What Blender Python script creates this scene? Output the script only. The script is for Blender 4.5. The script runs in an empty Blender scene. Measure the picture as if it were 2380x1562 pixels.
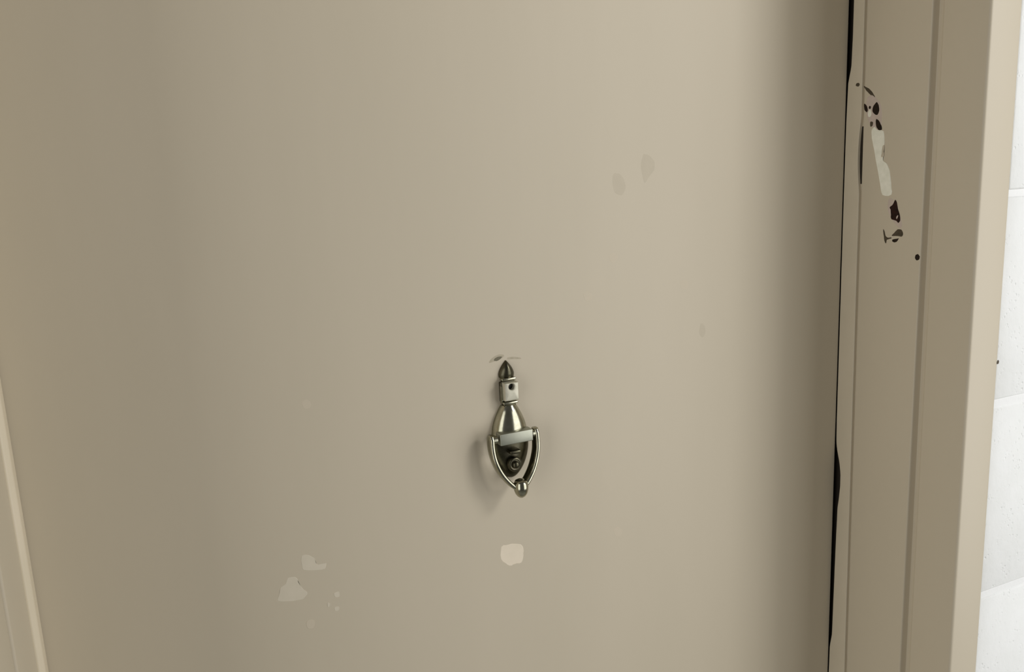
import bpy, bmesh, math, random
from mathutils import Vector, Matrix, noise

random.seed(4)
sc = bpy.context.scene
C = sc.collection

# ------------------------------------------------------------------ camera
cam_d = bpy.data.cameras.new('camera')
cam = bpy.data.objects.new('camera', cam_d)
C.objects.link(cam)
cam_d.sensor_fit = 'HORIZONTAL'
cam_d.sensor_width = 36.0
cam_d.lens = 36.0 * 1950.0 / 2380.0
cam_d.clip_start = 0.01
vd = Vector((440, 9979, 1950)).normalized()            # world down, in camera axes
vx = Vector((4350, -572.8, 1950))
vx = (vx - vd * vx.dot(vd)).normalized()               # world right, in camera axes
vy = vd.cross(vx)
if vy.z < 0: vy = -vy                                  # world "into the door"
W = Matrix((vx, vy, -vd))                              # camera (x right, y down, z ahead) -> world
fix = Matrix(((1, 0, 0), (0, -1, 0), (0, 0, -1)))
M = (W @ fix).to_4x4()
M.translation = Vector((-0.341393, -0.751073, 0.161061))
cam.matrix_world = M
sc.camera = cam

# ------------------------------------------------------------------ light
world = bpy.data.worlds.new('overcast_daylight'); sc.world = world
world.use_nodes = True
bg = world.node_tree.nodes['Background']
bg.inputs[0].default_value = (1.0, 0.985, 0.95, 1)
bg.inputs[1].default_value = 0.10

def area(name, loc, aim, sx, sy, power, col):
    l = bpy.data.lights.new(name, 'AREA'); l.shape = 'RECTANGLE'
    l.size = sx; l.size_y = sy; l.energy = power; l.color = col
    o = bpy.data.objects.new(name, l); C.objects.link(o)
    o.location = loc
    o.rotation_euler = (Vector(aim) - Vector(loc)).to_track_quat('-Z', 'Y').to_euler()
    return o
def polar(az, el, d):
    az, el = math.radians(az), math.radians(el)
    return (d * math.sin(az) * math.cos(el), -d * math.cos(az) * math.cos(el), d * math.sin(el))
# the walkway is open to daylight at both ends; the right side is the brighter one
area('daylight_from_left_end', polar(-62, 0, 2.0), (0, 0, -0.08), 1.2, 2.2, 18.0, (1.0, 0.99, 0.97))
area('daylight_from_right_end', polar(42, -4, 1.9), (0, 0, -0.08), 1.4, 1.7, 18.8, (1.0, 0.995, 0.98))
area('bright_sky_at_right', polar(43, 27, 1.9), (0, 0, -0.05), 0.4, 0.4, 9.0, (1.0, 0.995, 0.98))

sc.view_settings.view_transform = 'Standard'
sc.view_settings.look = 'None'
sc.view_settings.gamma = 1.0
sc.view_settings.use_curve_mapping = False
sc.view_settings.exposure = 0.0

# ------------------------------------------------------------------ materials
def s2l(c):
    return tuple(((v / 255) / 12.92 if v / 255 <= 0.04045 else ((v / 255 + 0.055) / 1.055) ** 2.4) for v in c)

def mat(name, rgb, rough=0.6, metal=0.0, var=0.0, vscale=3.0, bump=0.0, bscale=60.0, spec=0.4, warp=None, bdist=0.001, detail=3):
    m = bpy.data.materials.new(name); m.use_nodes = True
    nt = m.node_tree; N = nt.nodes; L = nt.links
    b = N['Principled BSDF']
    b.inputs['Base Color'].default_value = (*rgb, 1)
    b.inputs['Roughness'].default_value = rough
    b.inputs['Metallic'].default_value = metal
    b.inputs['Specular IOR Level'].default_value = spec
    tc = N.new('ShaderNodeTexCoord')
    mp = N.new('ShaderNodeMapping'); L.new(tc.outputs['Object'], mp.inputs[0])
    if warp: mp.inputs['Scale'].default_value = warp
    if var:
        n = N.new('ShaderNodeTexNoise'); n.inputs['Scale'].default_value = vscale; n.inputs['Detail'].default_value = 4
        L.new(mp.outputs[0], n.inputs['Vector'])
        r = N.new('ShaderNodeValToRGB'); L.new(n.outputs['Fac'], r.inputs[0])
        r.color_ramp.elements[0].position = 0.3; r.color_ramp.elements[1].position = 0.7
        r.color_ramp.elements[0].color = (*[c * (1 - var * k) for c, k in zip(rgb, (1.0, 0.7, 1.2))], 1)
        r.color_ramp.elements[1].color = (*[min(1, c * (1 + var * k)) for c, k in zip(rgb, (0.8, 1.0, 0.9))], 1)
        L.new(r.outputs[0], b.inputs['Base Color'])
    if bump:
        n2 = N.new('ShaderNodeTexNoise'); n2.inputs['Scale'].default_value = bscale; n2.inputs['Detail'].default_value = detail
        L.new(mp.outputs[0], n2.inputs['Vector'])
        bp = N.new('ShaderNodeBump'); bp.inputs['Strength'].default_value = bump; bp.inputs['Distance'].default_value = bdist
        L.new(n2.outputs['Fac'], bp.inputs['Height']); L.new(bp.outputs[0], b.inputs['Normal'])
    return m

BEIGE = (0.575, 0.505, 0.390)
m_door = mat('beige_door_paint', BEIGE, 0.5, var=0.02, vscale=5, bump=0.15, bscale=22, bdist=0.0015, warp=(1.6, 1, 0.5))
m_frame = mat('beige_frame_paint', BEIGE, 0.42, var=0.02, vscale=6, bump=0.12, bscale=40, bdist=0.001, warp=(1, 1, 0.3))
m_gasket = mat('painted_weatherstrip', tuple(c * 1.04 for c in BEIGE), 0.55, var=0.03, vscale=20, bump=0.2, bscale=60)
m_gasket_lit = mat('lit_weatherstrip', tuple(c * 1.3 for c in BEIGE), 0.4, var=0.03, vscale=20)  # left strip: the light it catches is put into a lighter colour
m_patch = mat('pale_paint_patch', tuple(c * k for c, k in zip(BEIGE, (1.38, 1.37, 1.42))), 0.6, var=0.04, vscale=60)
m_patch2 = mat('faded_paint_patch', tuple(c * k for c, k in zip(BEIGE, (1.13, 1.15, 1.19))), 0.6, var=0.03, vscale=90)
m_smudge = mat('grey_smudge', tuple(c * 0.955 for c in BEIGE), 0.6, var=0.02, vscale=90)
m_dark = mat('dark_bare_steel', (0.020, 0.010, 0.006), 0.6, var=0.4, vscale=300, spec=0.2)
m_rust = mat('dark_red_primer', (0.022, 0.006, 0.004), 0.6, var=0.5, vscale=300, spec=0.2)
m_primer = mat('pinkish_old_primer', (0.56, 0.46, 0.40), 0.6, var=0.06, vscale=120)
m_brown = mat('brown_scratch', (0.075, 0.052, 0.033), 0.7, var=0.3, vscale=300)
m_mark = mat('soft_dent_mark', (0.17, 0.145, 0.10), 0.7, var=0.2, vscale=300)
m_faint = mat('faint_scratch', (0.46, 0.395, 0.30), 0.7, var=0.1, vscale=300)
m_white = mat('white_filler', (0.86, 0.83, 0.72), 0.5, var=0.06, vscale=150, bump=0.3, bscale=150)
m_gap_shade = mat('painted_gap_shade', (0.02, 0.014, 0.008), 0.9)  # shade inside the gaps, put into a near-black colour
m_hole = mat('black_peephole', (0.01, 0.009, 0.006), 0.4)

# white painted concrete block with small pits
m_block = mat('white_painted_block', (0.91, 0.915, 0.91), 0.75, var=0.02, vscale=30)
nt = m_block.node_tree; N = nt.nodes; L = nt.links
tc = N.new('ShaderNodeTexCoord')
vo = N.new('ShaderNodeTexVoronoi'); vo.inputs['Scale'].default_value = 190; L.new(tc.outputs['Object'], vo.inputs['Vector'])
mr = N.new('ShaderNodeMapRange'); mr.inputs[1].default_value = 0.12; mr.inputs[2].default_value = 0.32; L.new(vo.outputs['Distance'], mr.inputs[0])
no = N.new('ShaderNodeTexNoise'); no.inputs['Scale'].default_value = 35; no.inputs['Detail'].default_value = 3; L.new(tc.outputs['Object'], no.inputs['Vector'])
mr2 = N.new('ShaderNodeMapRange'); mr2.inputs[1].default_value = 0.50; mr2.inputs[2].default_value = 0.62; L.new(no.outputs['Fac'], mr2.inputs[0])
mx = N.new('ShaderNodeMath'); mx.operation = 'MAXIMUM'; L.new(mr.outputs[0], mx.inputs[0])
iv = N.new('ShaderNodeMath'); iv.operation = 'SUBTRACT'; iv.inputs[0].default_value = 1; L.new(mr2.outputs[0], iv.inputs[1]); L.new(iv.outputs[0], mx.inputs[1])
n3 = N.new('ShaderNodeTexNoise'); n3.inputs['Scale'].default_value = 90; n3.inputs['Detail'].default_value = 5; L.new(tc.outputs['Object'], n3.inputs['Vector'])
ad = N.new('ShaderNodeMath'); ad.operation = 'ADD'; L.new(mx.outputs[0], ad.inputs[0]); L.new(n3.outputs['Fac'], ad.inputs[1])
bp = N.new('ShaderNodeBump'); bp.inputs['Strength'].default_value = 0.45; bp.inputs['Distance'].default_value = 0.0012
L.new(ad.outputs[0], bp.inputs['Height']); L.new(bp.outputs[0], N['Principled BSDF'].inputs['Normal'])
m_mortar = mat('white_painted_mortar', (0.89, 0.895, 0.89), 0.8, bump=0.3, bscale=200)
m_concrete = mat('grey_concrete', (0.33, 0.32, 0.30), 0.85, var=0.12, vscale=6, bump=0.3, bscale=150)

# aged nickel of the knocker
m_nickel = mat('aged_nickel', (0.40, 0.375, 0.30), 0.19, metal=1.0, var=0.14, vscale=160, bump=0.08, bscale=500, bdist=0.0004)
m_nickel_dk = mat('darker_nickel', (0.10, 0.086, 0.062), 0.33, metal=1.0, var=0.25, vscale=200, bump=0.1, bscale=500, bdist=0.0004)  # darker tone of the same metal, used on some of the parts
m_satin = mat('worn_satin_nickel', (0.60, 0.565, 0.47), 0.5, metal=0.55, var=0.08, vscale=200)
m_plate = mat('satin_nameplate', (0.40, 0.40, 0.335), 0.45, metal=0.9, var=0.06, vscale=120)

# ------------------------------------------------------------------ helpers
def link(name, bm, m, parent=None, loc=(0, 0, 0), smooth=False, kind=None):
    me = bpy.data.meshes.new(name)
    bmesh.ops.recalc_face_normals(bm, faces=bm.faces)
    bm.to_mesh(me); bm.free()
    me.materials.append(m)
    if smooth:
        for p in me.polygons: p.use_smooth = True
    o = bpy.data.objects.new(name, me); C.objects.link(o)
    o.location = loc
    if parent: o.parent = parent
    if kind: o['kind'] = kind
    return o

def autosmooth(o, ang=35):
    me = o.data
    bm = bmesh.new(); bm.from_mesh(me)
    for f in bm.faces: f.smooth = True
    for e in bm.edges:
        e.smooth = not (len(e.link_faces) == 2 and e.calc_face_angle(0) > math.radians(ang))
    bm.to_mesh(me); bm.free()
    return o

def box(bm, x0, x1, y0, y1, z0, z1, bev=0.0, seg=2):
    vs = [bm.verts.new((x, y, z)) for x in (x0, x1) for y in (y0, y1) for z in (z0, z1)]
    idx = [(0, 1, 3, 2), (4, 6, 7, 5), (0, 4, 5, 1), (2, 3, 7, 6), (0, 2, 6, 4), (1, 5, 7, 3)]
    fs = [bm.faces.new([vs[i] for i in q]) for q in idx]
    if bev:
        es = list({e for f in fs for e in f.edges})
        bmesh.ops.bevel(bm, geom=es, offset=bev, segments=seg, profile=0.5, affect='EDGES')

def round_profile(pts, rads, n=4):
    """closed polygon with rounded corners"""
    out = []
    k = len(pts)
    for i in range(k):
        p = Vector(pts[i]); a = Vector(pts[i - 1]); b = Vector(pts[(i + 1) % k]); r = rads[i]
        if r <= 0: out.append(tuple(p)); continue
        da = (a - p).normalized(); db = (b - p).normalized()
        s, e = p + da * r, p + db * r
        for j in range(n + 1):
            t = j / n
            q = s * (1 - t) ** 2 + p * 2 * t * (1 - t) + e * t ** 2
            out.append((q.x, q.y))
    return out

def sweep(bm, prof_fn, stations):
    """prof_fn(s) -> list of 3-D points; caps on both ends"""
    rings = [[bm.verts.new(p) for p in prof_fn(s)] for s in stations]
    n = len(rings[0])
    for a, b in zip(rings, rings[1:]):
        for i in range(n):
            bm.faces.new((a[i], a[(i + 1) % n], b[(i + 1) % n], b[i]))
    bm.faces.new(rings[0]); bm.faces.new(rings[-1][::-1])

def flake(name, pts, m, parent, origin, U, V, Nn, thick=0.0003, loc=(0, 0, 0), sub=3, jit=0.0002, lift=0.0):
    """thin irregular chip: outline in (u,v) metres on a plane, slightly domed, given thickness"""
    dense = []
    for i, p in enumerate(pts):
        q = pts[(i + 1) % len(pts)]
        for j in range(sub):
            t = j / sub
            dense.append((p[0] * (1 - t) + q[0] * t, p[1] * (1 - t) + q[1] * t))
    # smooth corners, then roughen
    k = len(dense)
    sm = [((dense[i - 1][0] + 2 * dense[i][0] + dense[(i + 1) % k][0]) / 4, (dense[i - 1][1] + 2 * dense[i][1] + dense[(i + 1) % k][1]) / 4) for i in range(k)]
    sm = [(u + random.uniform(-jit, jit), v + random.uniform(-jit, jit)) for u, v in sm]
    O = Vector(origin); U = Vector(U); V = Vector(V); Nn = Vector(Nn)
    cu = sum(p[0] for p in sm) / k; cv = sum(p[1] for p in sm) / k
    bm = bmesh.new()
    base = [bm.verts.new(O + U * u + V * v + Nn * (lift - 0.0001)) for u, v in sm]
    top = [bm.verts.new(O + U * (cu + (u - cu) * 0.95) + V * (cv + (v - cv) * 0.95) + Nn * (lift + thick)) for u, v in sm]
    for i in range(k):
        bm.faces.new((base[i], base[(i + 1) % k], top[(i + 1) % k], top[i]))
    bm.faces.new(top); bm.faces.new(base[::-1])
    bmesh.ops.triangulate(bm, faces=[f for f in bm.faces if len(f.verts) > 4])
    return link(name, bm, m, parent)

# ------------------------------------------------------------------ dimensions (metres)
XR = 0.4393            # right soffit plane (facing left)
XL = -0.4448           # left soffit plane (facing right)
ZF = -1.56             # walkway floor
ZT = 0.478             # underside of the frame head
YF = -0.177            # front face of frame

# ------------------------------------------------------------------ floor
bm = bmesh.new(); box(bm, -2.6, 2.6, -3.0, 0.3, ZF - 0.12, ZF)
link('floor', bm, m_concrete, kind='structure')

# ------------------------------------------------------------------ frame
def jamb_profile(side, t_groove=0.0):
    # (outward x, y) going from the door side outwards to the face, then back
    d = [(0.030, -0.010), (0.004, -0.010), (0.004, -0.0265), (0.0, -0.0290), (0.0, -0.1115), (0.0085, -0.1130), (0.0085, -0.1215),
         (0.0, -0.1235), (0.0, YF), (0.0455, YF), (0.0455, -0.060), (0.030, -0.060)]
    r = [0, 0.0006, 0.0006, 0.0012, 0.0020, 0.0010, 0.0010, 0.0022, 0.0035, 0.0040, 0, 0]
    return round_profile(d, r)

def slanted(side):
    X0 = XR if side > 0 else XL
    def fn(z):
        # groove and strip drift a little with height, as the real frame does
        k = (z + 0.1) / 0.4
        pts = []
        for u, y in jamb_profile(side):
            if -0.032 < y < -0.020: y += 0.0025 * max(-1.6, min(1.4, k))
            pts.append((X0 + side * u, y, z))
        return pts
    return fn

frame = bpy.data.objects.new('trim_1', None); C.objects.link(frame); frame['kind'] = 'structure'
frame['label'] = 'beige painted steel door frame around the door'
zs = [ZF] + [-1.2, -0.9, -0.7, -0.6, -0.5, -0.4, -0.3, -0.2, -0.1, 0, 0.1, 0.2, 0.3, 0.4] + [ZT + 0.0455]
for side in (1, -1):
    bm = bmesh.new(); sweep(bm, slanted(side), zs)
    autosmooth(link('jamb', bm, m_frame, frame))
bm = bmesh.new()
sweep(bm, lambda x: [(x, y, ZT + u) for u, y in jamb_profile(1)], [XL + 0.0005, XR - 0.0005])
autosmooth(link('frame_head', bm, m_frame, frame))

# weatherstrips: edge on the door side is wavy, leaving a dark gap in places
def lerp(tab, z):
    if z <= tab[0][0]: return tab[0][1]
    for (a, u), (b, v) in zip(tab, tab[1:]):
        if z <= b: return u + (v - u) * (z - a) / (b - a)
    return tab[-1][1]
# height -> how far the strip stands back from the door face (mm)
gap_r = [(-1.5, 1.5), (-0.60, 0.6), (-0.520, 0.7), (-0.470, 1.2), (-0.452, 4.2), (-0.330, 5.5), (-0.275, 6.5), (-0.262, 8.2), (-0.245, 9.6), (-0.228, 9.4),
         (-0.213, 7.0), (-0.200, 3.2), (-0.190, 1.2), (-0.16, 0.7), (-0.05, 0.6), (0.03, 0.5), (0.12, 0.4), (0.20, 0.6), (0.245, 1.6), (0.262, 5.5), (0.30, 6.3), (0.336, 6.2), (0.42, 5.5), (0.47, 5)]
def strip_fn(side):
    X0 = XR if side > 0 else XL
    th_in = 0.0038
    def fn(z):
        k = max(-1.6, min(1.4, (z + 0.1) / 0.4))
        g = lerp(gap_r, z) / 1000 if side > 0 else 0.0006
        g += 0.00012 * noise.noise(Vector((0, side * 3, z * 60)))
        ye = -0.0252 + 0.0025 * k + 0.00015 * noise.noise(Vector((5, side, z * 30)))
        if side > 0 and 0.12 < z < 0.205: ye += 0.0032 * math.sin(math.pi * (z - 0.12) / 0.085)   # cleft beside the chipped area
        proud = 0.0002 if side > 0 else -0.0040
        if side > 0:
            d = [(th_in, -g), (0.0, -g - 0.0006), (0.0, ye), (th_in, ye)]
        else:
            ye = -0.0305
            d = [(th_in, -g), (-0.0036, -g - 0.001), (-0.0048, ye + 0.004), (-0.0012, ye), (th_in, ye)]
        rr = [0, 0.0012, 0.0010, 0] if side > 0 else [0, 0.002, 0.002, 0.001, 0]
        return [(X0 + side * u, y, z) for u, y in round_profile(d, rr)]
    return fn
zz = [ZF + 0.003 + i * ((ZT - 0.001) - ZF - 0.003) / 420 for i in range(421)]
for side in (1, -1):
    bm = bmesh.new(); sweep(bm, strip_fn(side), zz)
    autosmooth(link('weatherstrip', bm, m_gasket if side > 0 else m_gasket_lit, frame), 50)
bm = bmesh.new(); box(bm, XL + 0.006, XR - 0.006, -0.026, -0.001, ZT - 0.003, ZT + 0.002, 0.001)
link('weatherstrip', bm, m_gasket, frame)
# near-black filler standing in for shade in the rebate beside the door edge
for side in (1, -1):
    X0 = XR if side > 0 else XL
    a, b = sorted((X0 + side * (0.0165 if side < 0 else 0.0100), X0 + side * 0.0300))
    bm = bmesh.new(); box(bm, a, b, -0.010, 0.048, ZF, ZT + 0.02)
    link('rebate_shade', bm, m_gap_shade, frame)
bm = bmesh.new(); box(bm, XR + 0.0041, XR + 0.0300, -0.0101, -0.0096, ZF + 0.01, ZT)  # thin dark sheet, painted shade on the stop return
link('rebate_shade', bm, m_gap_shade, frame)

bm = bmesh.new(); box(bm, XR + 0.0036, XR + 0.0042, -0.0292, -0.0205, 0.13, 0.195)  # dark sliver on the groove floor, shade painted as colour
link('cleft_shade', bm, m_gap_shade, frame)

# chipped paint on the right soffit; plane coords: u = distance out from door (along -Y), v = Z
SO = (XR, 0, 0); SU = (0, -1, 0); SV = (0, 0, 1); SN = (-1, 0, 0)
def soffit(px, py):
    r = W @ Vector(((px - 1190) / 1950, (py - 781) / 1950, 1.0))
    p0 = M.translation
    t = (XR - p0.x) / r.x
    p = p0 + r * t
    return (-p.y, p.z)
def door_pt(px, py):
    r = W @ Vector(((px - 1190) / 1950, (py - 781) / 1950, 1.0))
    p0 = M.translation
    p = p0 + r * (-p0.y / r.y)
    return (p.x, p.z)
def chip(name, px, m, label=None, thick=0.0002, lift=0.0, jit=0.00015, sub=3):
    o = flake(name, [soffit(*p) for p in px], m, frame, SO, SU, SV, SN, thick=thick, lift=lift, jit=jit, sub=sub)
    if label: o['label'] = label
    return o
chip('bare_primer', [(2014, 226), (2026, 218), (2036, 226), (2048, 240), (2050, 262), (2050, 290), (2044, 306), (2030, 300), (2018, 282), (2012, 262)], m_primer, 'pinkish bare primer around the upper chips', 0.00012)
chip('bare_primer', [(2066, 458), (2076, 462), (2082, 480), (2094, 505), (2098, 528), (2090, 532), (2074, 512), (2066, 500), (2062, 478)], m_primer, 'pinkish bare primer around the red chip', 0.00010)
chip('filler_smear', [(2025, 302), (2033, 292), (2038, 302), (2055, 303), (2056, 330), (2054, 360), (2052, 374), (2062, 380), (2068, 396), (2071, 425), (2074, 455), (2049, 455), (2046, 430), (2038, 385), (2031, 345), (2026, 320)], m_white, 'white filler smear running down the jamb', 0.0004, 0.0001)
chip('bare_primer', [(2017, 263), (2022, 252), (2026, 262), (2024, 272), (2018, 272)], m_white, 'tiny pale fleck between the upper chips', 0.0001, 0.0002)
chip('paint_chip', [(2038, 236), (2043, 244), (2044, 258), (2040, 268), (2033, 266), (2027, 258), (2029, 248), (2034, 241)], m_dark, 'large round dark paint chip', 0.00012, 0.0002)
chip('paint_chip', [(2036, 275), (2043, 280), (2049, 292), (2051, 302), (2042, 303), (2036, 293)], m_dark, 'dark chip at the top of the filler', 0.00012, 0.0004)
chip('paint_chip', [(2008, 240), (2014, 244), (2018, 256), (2015, 262), (2009, 256)], m_dark, 'dark chip beside the weatherstrip', 0.00012, 0.0002)
chip('paint_chip', [(2021, 245), (2025, 248), (2023, 254), (2019, 252)], m_dark, 'tiny dark chip between two larger ones', 0.00012, 0.0003)
chip('paint_chip', [(2022, 282), (2030, 283), (2029, 292), (2023, 296)], m_brown, 'small brown chip left of the filler', 0.00012, 0.0002)
chip('paint_chip', [(2006, 199), (2013, 202), (2022, 207), (2029, 216), (2035, 227), (2030, 229), (2023, 220), (2013, 211)], m_brown, 'curved brown scratch above the chips', 0.0001)
chip('paint_chip', [(2052, 338), (2057, 336), (2055, 352), (2056, 364), (2048, 366), (2051, 352)], m_smudge, 'greyish scrape in the filler', 0.0001, 0.0006)
chip('paint_chip', [(2081, 463), (2085, 470), (2087, 485), (2092, 500), (2093, 513), (2088, 519), (2083, 513), (2072, 510), (2070, 504), (2073, 492), (2067, 482), (2075, 476)], m_rust, 'dark red chip below the filler', 0.00012, 0.0002, 0.00008, 4)
chip('paint_chip', [(2089, 498), (2087, 506), (2084, 511), (2083, 504)], m_primer, 'pinkish fleck inside the red chip', 0.00006, 0.0004, 0.00004, 2)
chip('paint_chip', [(2052, 530), (2056, 536), (2058, 549), (2064, 553), (2072, 551), (2072, 555), (2060, 557), (2060, 567), (2056, 564), (2054, 550)], m_brown, 'thin forked brown scratch', 0.0001)
chip('paint_chip', [(2078, 541), (2086, 532), (2096, 533), (2100, 543), (2097, 551), (2088, 549), (2070, 549)], m_brown, 'brown smudge like a leaf', 0.0001)
chip('paint_chip', [(2074, 556), (2084, 555), (2090, 553), (2085, 562), (2078, 564), (2073, 561)], m_dark, 'short dark dash under the brown smudge', 0.0001)
chip('paint_chip', [(2128, 592), (2134, 590), (2138, 596), (2136, 604), (2130, 606), (2126, 600)], m_dark, 'round dark dot beside the groove', 0.0002)
chip('paint_chip', [(1990, 194), (1996, 192), (1999, 197), (1995, 202), (1989, 200)], m_brown, 'small brown dot on the weatherstrip', 0.0002, 0.0001)

# ------------------------------------------------------------------ door leaf
door = bpy.data.objects.new('door_1', None); C.objects.link(door); door['kind'] = 'structure'
door['label'] = 'flush beige painted steel door with a knocker'
bm = bmesh.new()
x0, x1, z0, z1 = XL - 0.0135, XR + 0.0008, ZF + 0.008, ZT + 0.012
box(bm, x0, x1, 0.0, 0.045, z0, z1, 0.0012)
link('door_leaf', bm, m_door, door)

def patch(name, px, m, label, thick=0.00015, jit=0.0003, sub=3, lift=0.0):
    o = flake(name, [door_pt(*p) for p in px], m, door, (0, 0, 0), (1, 0, 0), (0, 0, 1), (0, -1, 0), thick=thick, jit=jit, sub=sub, lift=lift)
    o['label'] = label
patch('paint_patch', [(1163, 1268), (1182, 1266), (1190, 1263), (1212, 1264), (1217, 1275), (1217, 1292), (1213, 1309), (1196, 1311), (1186, 1317), (1176, 1311), (1163, 1302)], m_patch, 'pale squarish patch below the knocker')
patch('paint_patch', [(699, 1290), (716, 1289), (731, 1296), (736, 1312), (748, 1311), (760, 1308), (757, 1324), (730, 1326), (703, 1327), (699, 1312)], m_patch2, 'faint pale patch shaped like a bird')
patch('paint_patch', [(668, 1342), (688, 1339), (694, 1352), (703, 1368), (717, 1378), (706, 1394), (680, 1398), (641, 1400), (648, 1382), (650, 1364), (664, 1358)], m_patch2, 'faint pale triangular patch, lowest at left')
patch('paint_patch', [(775, 1378), (789, 1373), (790, 1387), (778, 1389)], m_patch2, 'tiny pale fleck, upper of three', jit=0.0002)
patch('paint_patch', [(761, 1399), (769, 1403), (765, 1411), (761, 1411)], m_patch2, 'tiny pale fleck, left of three', jit=0.0002)
patch('paint_patch', [(776, 1410), (790, 1409), (787, 1420), (778, 1421)], m_patch2, 'tiny pale fleck, lowest of three', jit=0.0002)
patch('paint_patch', [(712, 1440), (733, 1440), (731, 1462), (712, 1462)], mat('very_faint_patch', tuple(c * 1.05 for c in BEIGE), 0.6), 'very faint pale square patch')
m_vf = mat('very_faint_fleck', tuple(c * 1.04 for c in BEIGE), 0.6)
for (a, b) in ((1425, 600), (1590, 662), (1366, 690), (1436, 1236), (712, 940)):
    patch('paint_patch', [(a - 12, b - 6), (a, b - 13), (a + 12, b - 5), (a + 9, b + 9), (a - 5, b + 12)], m_vf, 'very faint pale fleck', 0.00004)
patch('smudge', [(1425, 402), (1440, 402), (1452, 418), (1456, 440), (1446, 456), (1428, 450), (1422, 425)], m_smudge, 'faint grey smudge, left of two', 0.00004)
patch('smudge', [(1495, 355), (1512, 362), (1523, 375), (1522, 397), (1508, 412), (1498, 430), (1492, 408), (1488, 380)], m_smudge, 'faint grey smudge, right of two', 0.00004)
patch('smudge', [(1628, 748), (1638, 756), (1641, 774), (1634, 786), (1624, 778)], m_smudge, 'faint small smudge toward the frame', 0.00004)
patch('scratch', [(1136, 840), (1147, 829), (1160, 823), (1173, 824), (1170, 831), (1158, 837), (1148, 841), (1136, 845)], m_faint, 'soft edge of the dent', 0.00006, 0.0001)
patch('scratch', [(1146, 838), (1152, 831), (1162, 828), (1168, 829), (1163, 835), (1154, 840)], m_mark, 'dark dent above the knocker tip', 0.00006, 0.0001, lift=0.00008)
patch('scratch', [(1178, 831), (1190, 829), (1212, 831), (1212, 835), (1190, 835), (1178, 836)], m_faint, 'thin brown scratch above the knocker tip', 0.00006, 0.0001)

# ------------------------------------------------------------------ block walls
def block_mesh(name, w, h, seed):
    bm = bmesh.new(); box(bm, -w / 2, w / 2, 0, 0.18, -h / 2, h / 2, 0.0035, 2)
    rnd = random.Random(seed)
    for v in bm.verts:
        v.co.x += rnd.uniform(-0.0006, 0.0006); v.co.z += rnd.uniform(-0.0006, 0.0006); v.co.y += rnd.uniform(-0.0003, 0.0003)
    me = bpy.data.meshes.new(name); bm.to_mesh(me); bm.free(); me.materials.append(m_block)
    for p in me.polygons: p.use_smooth = True
    return me
HC = 0.2255; JT = 0.006; BW = 0.45
cache = {}
def block(parent, xa, xb, za, zb):
    w = round(xb - xa - JT, 4); h = round(zb - za - JT, 4)
    if w < 0.03 or h < 0.02: return
    key = (w, h)
    if key not in cache: cache[key] = block_mesh('block', w, h, len(cache))
    o = bpy.data.objects.new('block', cache[key]); C.objects.link(o)
    o.location = ((xa + xb) / 2, -0.1715 + random.uniform(-0.0006, 0.0006), (za + zb) / 2); o.parent = parent
def wall(name, xa, xb, za, zb, lab):
    w = bpy.data.objects.new(name, None); C.objects.link(w); w['kind'] = 'structure'; w['label'] = lab
    bm = bmesh.new(); box(bm, xa + 0.0005, xb, -0.1700, 0.06, za, zb)
    link('mortar', bm, m_mortar, w)
    k0 = -0.108 - 7 * HC
    z = k0; i = 0
    while z < zb - 0.01:
        a, b = max(z, za), min(z + HC, zb)
        off = (i % 2) * BW / 2
        n = math.floor((xa - off) / BW)
        x = n * BW + off
        while x < xb - 0.001:
            p, q = max(x, xa), min(x + BW, xb)
            if q - p > 0.03: block(w, p, q, a, b)
            x += BW
        z += HC; i += 1
    return w
XO = XR + 0.0455 + 0.0012; XI = XL - 0.0455 - 0.0012
wall('wall_right', XO, 1.75, ZF + 0.001, 0.9, 'white painted concrete block wall right of the door frame')
wall('wall_left', -1.75, XI, ZF + 0.001, 0.9, 'white painted concrete block wall left of the door frame')
wall('wall_back', XI + 0.001, XO - 0.001, ZT + 0.047, 0.9, 'white painted concrete blocks above the door frame')
flake('dark_pit', [(-.0015, -.0022), (.0012, -.0018), (.0018, .001), (.0004, .0026), (-.0016, .0016)], m_brown, frame, (XR + .0447, YF, -0.0592), (1, 0, 0), (0, 0, 1), (0, -1, 0), thick=.0002)['label'] = 'tiny dark pit on the outer edge of the frame'
# ------------------------------------------------------------------ door knocker
kn = bpy.data.objects.new('door_knocker', None); C.objects.link(kn)
kn.location = (-0.0085, 0, -0.155)
kn['label'] = 'aged nickel door knocker with plain nameplate bar, V shaped ring and peephole'
kn['category'] = 'door knocker'
KX, KZ = -0.0085, -0.155
def K(name, bm, m, parent=None, ang=40, label=None):
    # geometry is given as (x from axis, y, world z); shift to the empty's space
    bmesh.ops.translate(bm, verts=bm.verts, vec=(0, 0, -KZ))
    o = link(name, bm, m, parent or kn)
    autosmooth(o, ang)
    if label: o['label'] = label
    return o

def shell(bm, rows, nx=28, power=0.5, back=0.0):
    """domed plate: rows of (z, half width, height, base y); section is a flattened half ellipse"""
    rings = []
    for z, w, h, b in rows:
        ring = []
        for j in range(nx + 1):
            a = math.pi * j / nx
            x = -w * math.cos(a)
            y = -(b + h * math.sin(a) ** (2 * power))
            ring.append(bm.verts.new((x, y, z)))
        ring.append(bm.verts.new((w, back, z))); ring.append(bm.verts.new((-w, back, z)))
        rings.append(ring)
    n = len(rings[0])
    for a, b in zip(rings, rings[1:]):
        for i in range(n):
            bm.faces.new((a[i], a[(i + 1) % n], b[(i + 1) % n], b[i]))
    bm.faces.new(rings[0]); bm.faces.new(rings[-1][::-1])

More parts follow.
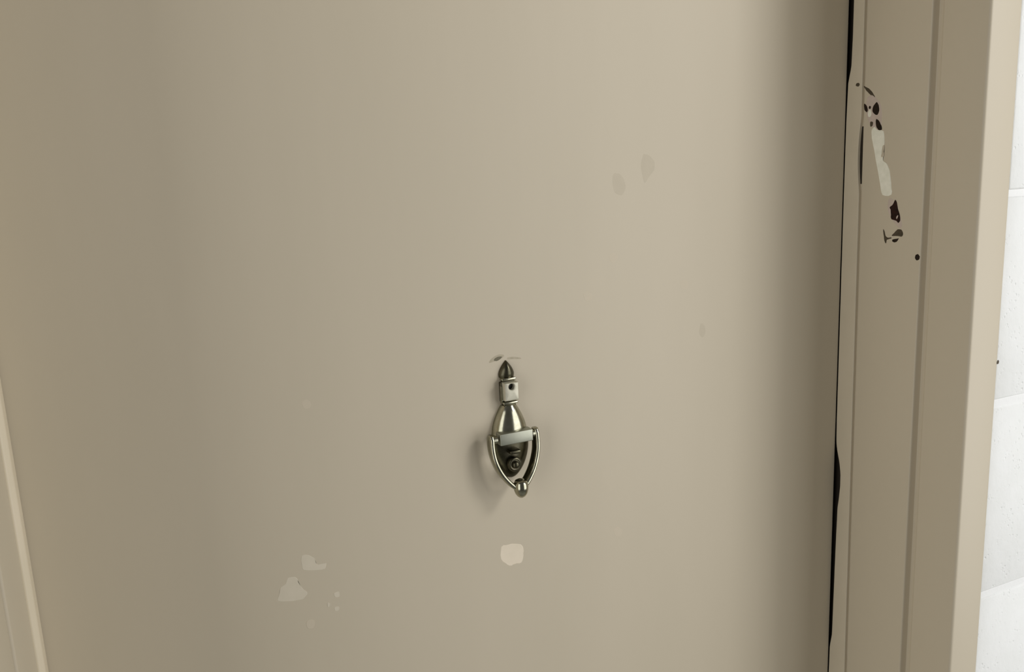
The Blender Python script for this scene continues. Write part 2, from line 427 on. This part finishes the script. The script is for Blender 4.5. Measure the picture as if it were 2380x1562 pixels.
def smooth_rows(keys, n=30):
    """Catmull-Rom through rows"""
    out = []
    for i in range(len(keys) - 1):
        p0 = keys[max(i - 1, 0)]; p1 = keys[i]; p2 = keys[i + 1]; p3 = keys[min(i + 2, len(keys) - 1)]
        for j in range(n):
            t = j / n
            out.append(tuple(max(0.00005 if k in (1,) else -9, 0.5 * (2 * b + (c - a) * t + (2 * a - 5 * b + 4 * c - d) * t * t + (3 * b - a - 3 * c + d) * t ** 3))
                             for k, (a, b, c, d) in enumerate(zip(p0, p1, p2, p3))))
    out.append(keys[-1])
    return out

mm = 0.001
# lower almond shaped body under the ring
bm = bmesh.new()
shell(bm, smooth_rows([(-.0690, .0080, .0075, .001), (-.0740, .0110, .0100, .001), (-.082, .0150, .0125, .001), (-.090, .0178, .0140, .001), (-.0980, .0192, .0146, .001)], 6), 36)
K('dome', bm, m_nickel, label='smooth rounded upper body')
bm = bmesh.new()
shell(bm, smooth_rows([(-.0980, .0192, .0075, .001), (-.106, .0208, .0074, .001), (-.116, .0208, .0070, .001), (-.127, .0184, .0064, .001), (-.137, .0136, .0056, .001), (-.1445, .0068, .004, .001), (-.147, .0006, .001, .001)], 5), 30)
K('backplate', bm, m_nickel_dk, label='darker pointed plate inside the ring')
# finial: pointed leaf with a ridge
bm = bmesh.new()
rows = smooth_rows([(-.0238, .0004, .0006, .0005), (-.0270, .0032, .0030, .0008), (-.0315, .0063, .0050, .001), (-.0365, .0083, .0058, .001), (-.0405, .0080, .0050, .001)], 5)
shell(bm, rows, 18, 0.8)
fin = K('finial', bm, m_nickel_dk, ang=25, label='dark pointed leaf finial')
# beads / collars
def collar(z0, z1, w, d, name='collar', m=m_nickel, dark=False):
    bm = bmesh.new()
    box(bm, -w, w, -d, 0, z0, z1, min(abs(z1 - z0), d) * 0.35, 3)
    K(name, bm, m)
collar(-.0432, -.0405, .0078, .0075)
collar(-.0455, -.0432, .0066, .0055, m=m_nickel_dk)
# peephole housing: base block and raised square front with a round hole
bm = bmesh.new(); box(bm, -.0088, .0080, -.0055, 0, -.0655, -.0445, .0012, 3)
hb = K('housing_base', bm, m_nickel_dk)
bm = bmesh.new(); box(bm, -.0092, -.0074, -.0072, -.003, -.0655, -.0480, .0006, 2)
K('housing_rim', bm, m_nickel)
# front block with a real round hole
def holed_block(cx, cz, hw, z0, z1, yf, yb, r, n=32):
    bm = bmesh.new()
    def outer(a):
        dx, dz = math.cos(a), math.sin(a)
        t = min((hw / abs(dx)) if abs(dx) > 1e-6 else 9, ((z1 - cz) / dz) if dz > 1e-6 else 9, ((z0 - cz) / dz) if dz < -1e-6 else 9)
        return cx + dx * t, cz + dz * t
    angs = sorted([2 * math.pi * i / n for i in range(n)] + [math.atan2(zz_ - cz, xx_) % (2 * math.pi) for xx_ in (-hw, hw) for zz_ in (z0, z1)])
    def ring(f, y): return [bm.verts.new((f(a)[0], y, f(a)[1])) for a in angs]
    circ = lambda rr: (lambda a: (cx + rr * math.cos(a), cz + rr * math.sin(a)))
    ins = lambda s: (lambda a: (cx + (outer(a)[0] - cx) * s, cz + (outer(a)[1] - cz) * s))
    rs = [ring(outer, yb), ring(outer, yf + .0010), ring(ins(.96), yf + .0003), ring(ins(.88), yf), ring(circ(r + .0007), yf), ring(circ(r), yf + .0006), ring(circ(r), yb)]
    k = len(angs)
    for a, b in zip(rs, rs[1:]):
        for i in range(k): bm.faces.new((a[i], a[(i + 1) % k], b[(i + 1) % k], b[i]))
    return bm
vh = K('peephole_housing', holed_block(0, -.0487, .0074, -.0628, -.0445, -.0128, -.004, .0033), m_satin, ang=30)
bm = bmesh.new()
bmesh.ops.create_cone(bm, cap_ends=True, segments=24, radius1=.0033, radius2=.0033, depth=.002, matrix=Matrix.Translation((0, -.0065, -.0487)) @ Matrix.Rotation(math.pi / 2, 4, 'X'))
K('peephole', bm, m_hole, vh, label='black round peephole')
# neck rings between housing and dome
collar(-.0672, -.0645, .0080, .0095)
collar(-.0700, -.0672, .0066, .0070, m=m_nickel_dk)

# nameplate bar standing proud over the dome, carrying the pivots
bm = bmesh.new(); box(bm, -.0180, .0180, -.0200, -.0080, -.1055, -.0935, .0009, 3)
K('nameplate_bar', bm, m_plate, label='plain rectangular nameplate bar')
for s in (-1, 1):
    bm = bmesh.new()
    mtx = Matrix.Translation((s * .0220 - .0008, -.0150, -.0995)) @ Matrix.Rotation(math.pi / 2, 4, 'Y')
    bmesh.ops.create_cone(bm, cap_ends=True, segments=24, radius1=.0040, radius2=.0040, depth=.0060, matrix=mtx)
    bmesh.ops.bevel(bm, geom=[e for e in bm.edges if len(e.link_faces) == 2 and e.calc_face_angle(0) > 1], offset=.0006, segments=2, affect='EDGES')
    K('pivot', bm, m_nickel)

# lug under the bar and the striker button
bm = bmesh.new(); box(bm, -.0060, .0060, -.0160, -.004, -.1180, -.1140, .0015, 3)
K('lug', bm, m_nickel_dk)
def lathe(bm, prof, origin, axis_y=True, n=28):
    """prof: (distance along axis, radius); axis is -Y"""
    rings = [[bm.verts.new((origin[0] + r * math.cos(2 * math.pi * i / n), origin[1] - d, origin[2] + r * math.sin(2 * math.pi * i / n))) for i in range(n)] for d, r in prof]
    for a, b in zip(rings, rings[1:]):
        for i in range(n): bm.faces.new((a[i], a[(i + 1) % n], b[(i + 1) % n], b[i]))
    bm.faces.new(rings[0]); bm.faces.new(rings[-1][::-1])
bm = bmesh.new()
lathe(bm, [(0, .0078), (.0035, .0078), (.0048, .0070), (.0054, .0056), (.0048, .0046), (.0050, .0040), (.0068, .0038), (.0080, .0030), (.0086, .0016), (.0088, .0003)], (0.0005, -.0075, -.1300))
K('striker_button', bm, m_nickel_dk, ang=60, label='round button the ring knocks against')

# ring: V shaped bail; blades 4 mm wide and 9 mm deep following a curved path
half = [(.0244, -.0945), (.0248, -.101), (.0248, -.108), (.0238, -.117), (.0212, -.1260), (.0172, -.1345), (.0120, -.1420), (.0062, -.1482), (.0, -.1520)]
def catmull(pts, n=6):
    out = []
    for i in range(len(pts) - 1):
        p0 = Vector(pts[max(i - 1, 0)]); p1 = Vector(pts[i]); p2 = Vector(pts[i + 1]); p3 = Vector(pts[min(i + 2, len(pts) - 1)])
        for j in range(n):
            t = j / n
            out.append(0.5 * (2 * p1 + (p2 - p0) * t + (2 * p0 - 5 * p1 + 4 * p2 - p3) * t * t + (3 * p1 - p0 - 3 * p2 + p3) * t ** 3))
    out.append(Vector(pts[-1])); return out
right = catmull(half)
path = [Vector((-p.x - .0012, p.y)) for p in right][:-1] + [Vector((p.x - .0012 * max(0, min(1, p.x / .02)), p.y)) for p in right[::-1]]
bm = bmesh.new()
rings = []
for i, p in enumerate(path):
    a = path[max(i - 1, 0)]; b = path[min(i + 1, len(path) - 1)]
    t = (b - a).normalized(); nrm = Vector((-t.y, t.x))
    yc = -.0135 - .0070 * max(0, min(1, (-p.y - .0985) / .05)) ** 1.3
    hw, hd = .0026, .0066
    k = max(0, min(1, (-p.y - .0945) / .004)); hd *= 0.6 + 0.4 * k
    ring = []
    for j in range(14):
        q = 2 * math.pi * j / 14
        cu, sv = math.cos(q), math.sin(q)
        u = hw * math.copysign(abs(cu) ** 0.6, cu); v = hd * math.copysign(abs(sv) ** 0.6, sv)
        ring.append(bm.verts.new((p.x + nrm.x * u, yc + v, p.y + nrm.y * u)))
    rings.append(ring)
for a, b in zip(rings, rings[1:]):
    for i in range(14): bm.faces.new((a[i], a[(i + 1) % 14], b[(i + 1) % 14], b[i]))
bm.faces.new(rings[0]); bm.faces.new(rings[-1][::-1])
ringo = K('knocker_ring', bm, m_nickel, ang=70, label='V shaped hinged knocker ring')
# knob at the foot of the ring: an egg standing upright, flattened top
bm = bmesh.new()
prof = [(.0088, .0004), (.0086, .0036), (.0074, .0058), (.0050, .0070), (.0015, .0075), (-.0025, .0072), (-.0060, .0061), (-.0086, .0043), (-.0102, .0022), (-.0108, .0003)]
n = 28
rr = [[bm.verts.new((r * math.cos(2 * math.pi * i / n), -.0245 + r * 1.05 * math.sin(2 * math.pi * i / n), -.1505 + d)) for i in range(n)] for d, r in prof]
for a, b in zip(rr, rr[1:]):
    for i in range(n): bm.faces.new((a[i], a[(i + 1) % n], b[(i + 1) % n], b[i]))
bm.faces.new(rr[0]); bm.faces.new(rr[-1][::-1])
K('knob', bm, m_nickel, ringo, ang=60, label='egg shaped knob at the foot of the ring')
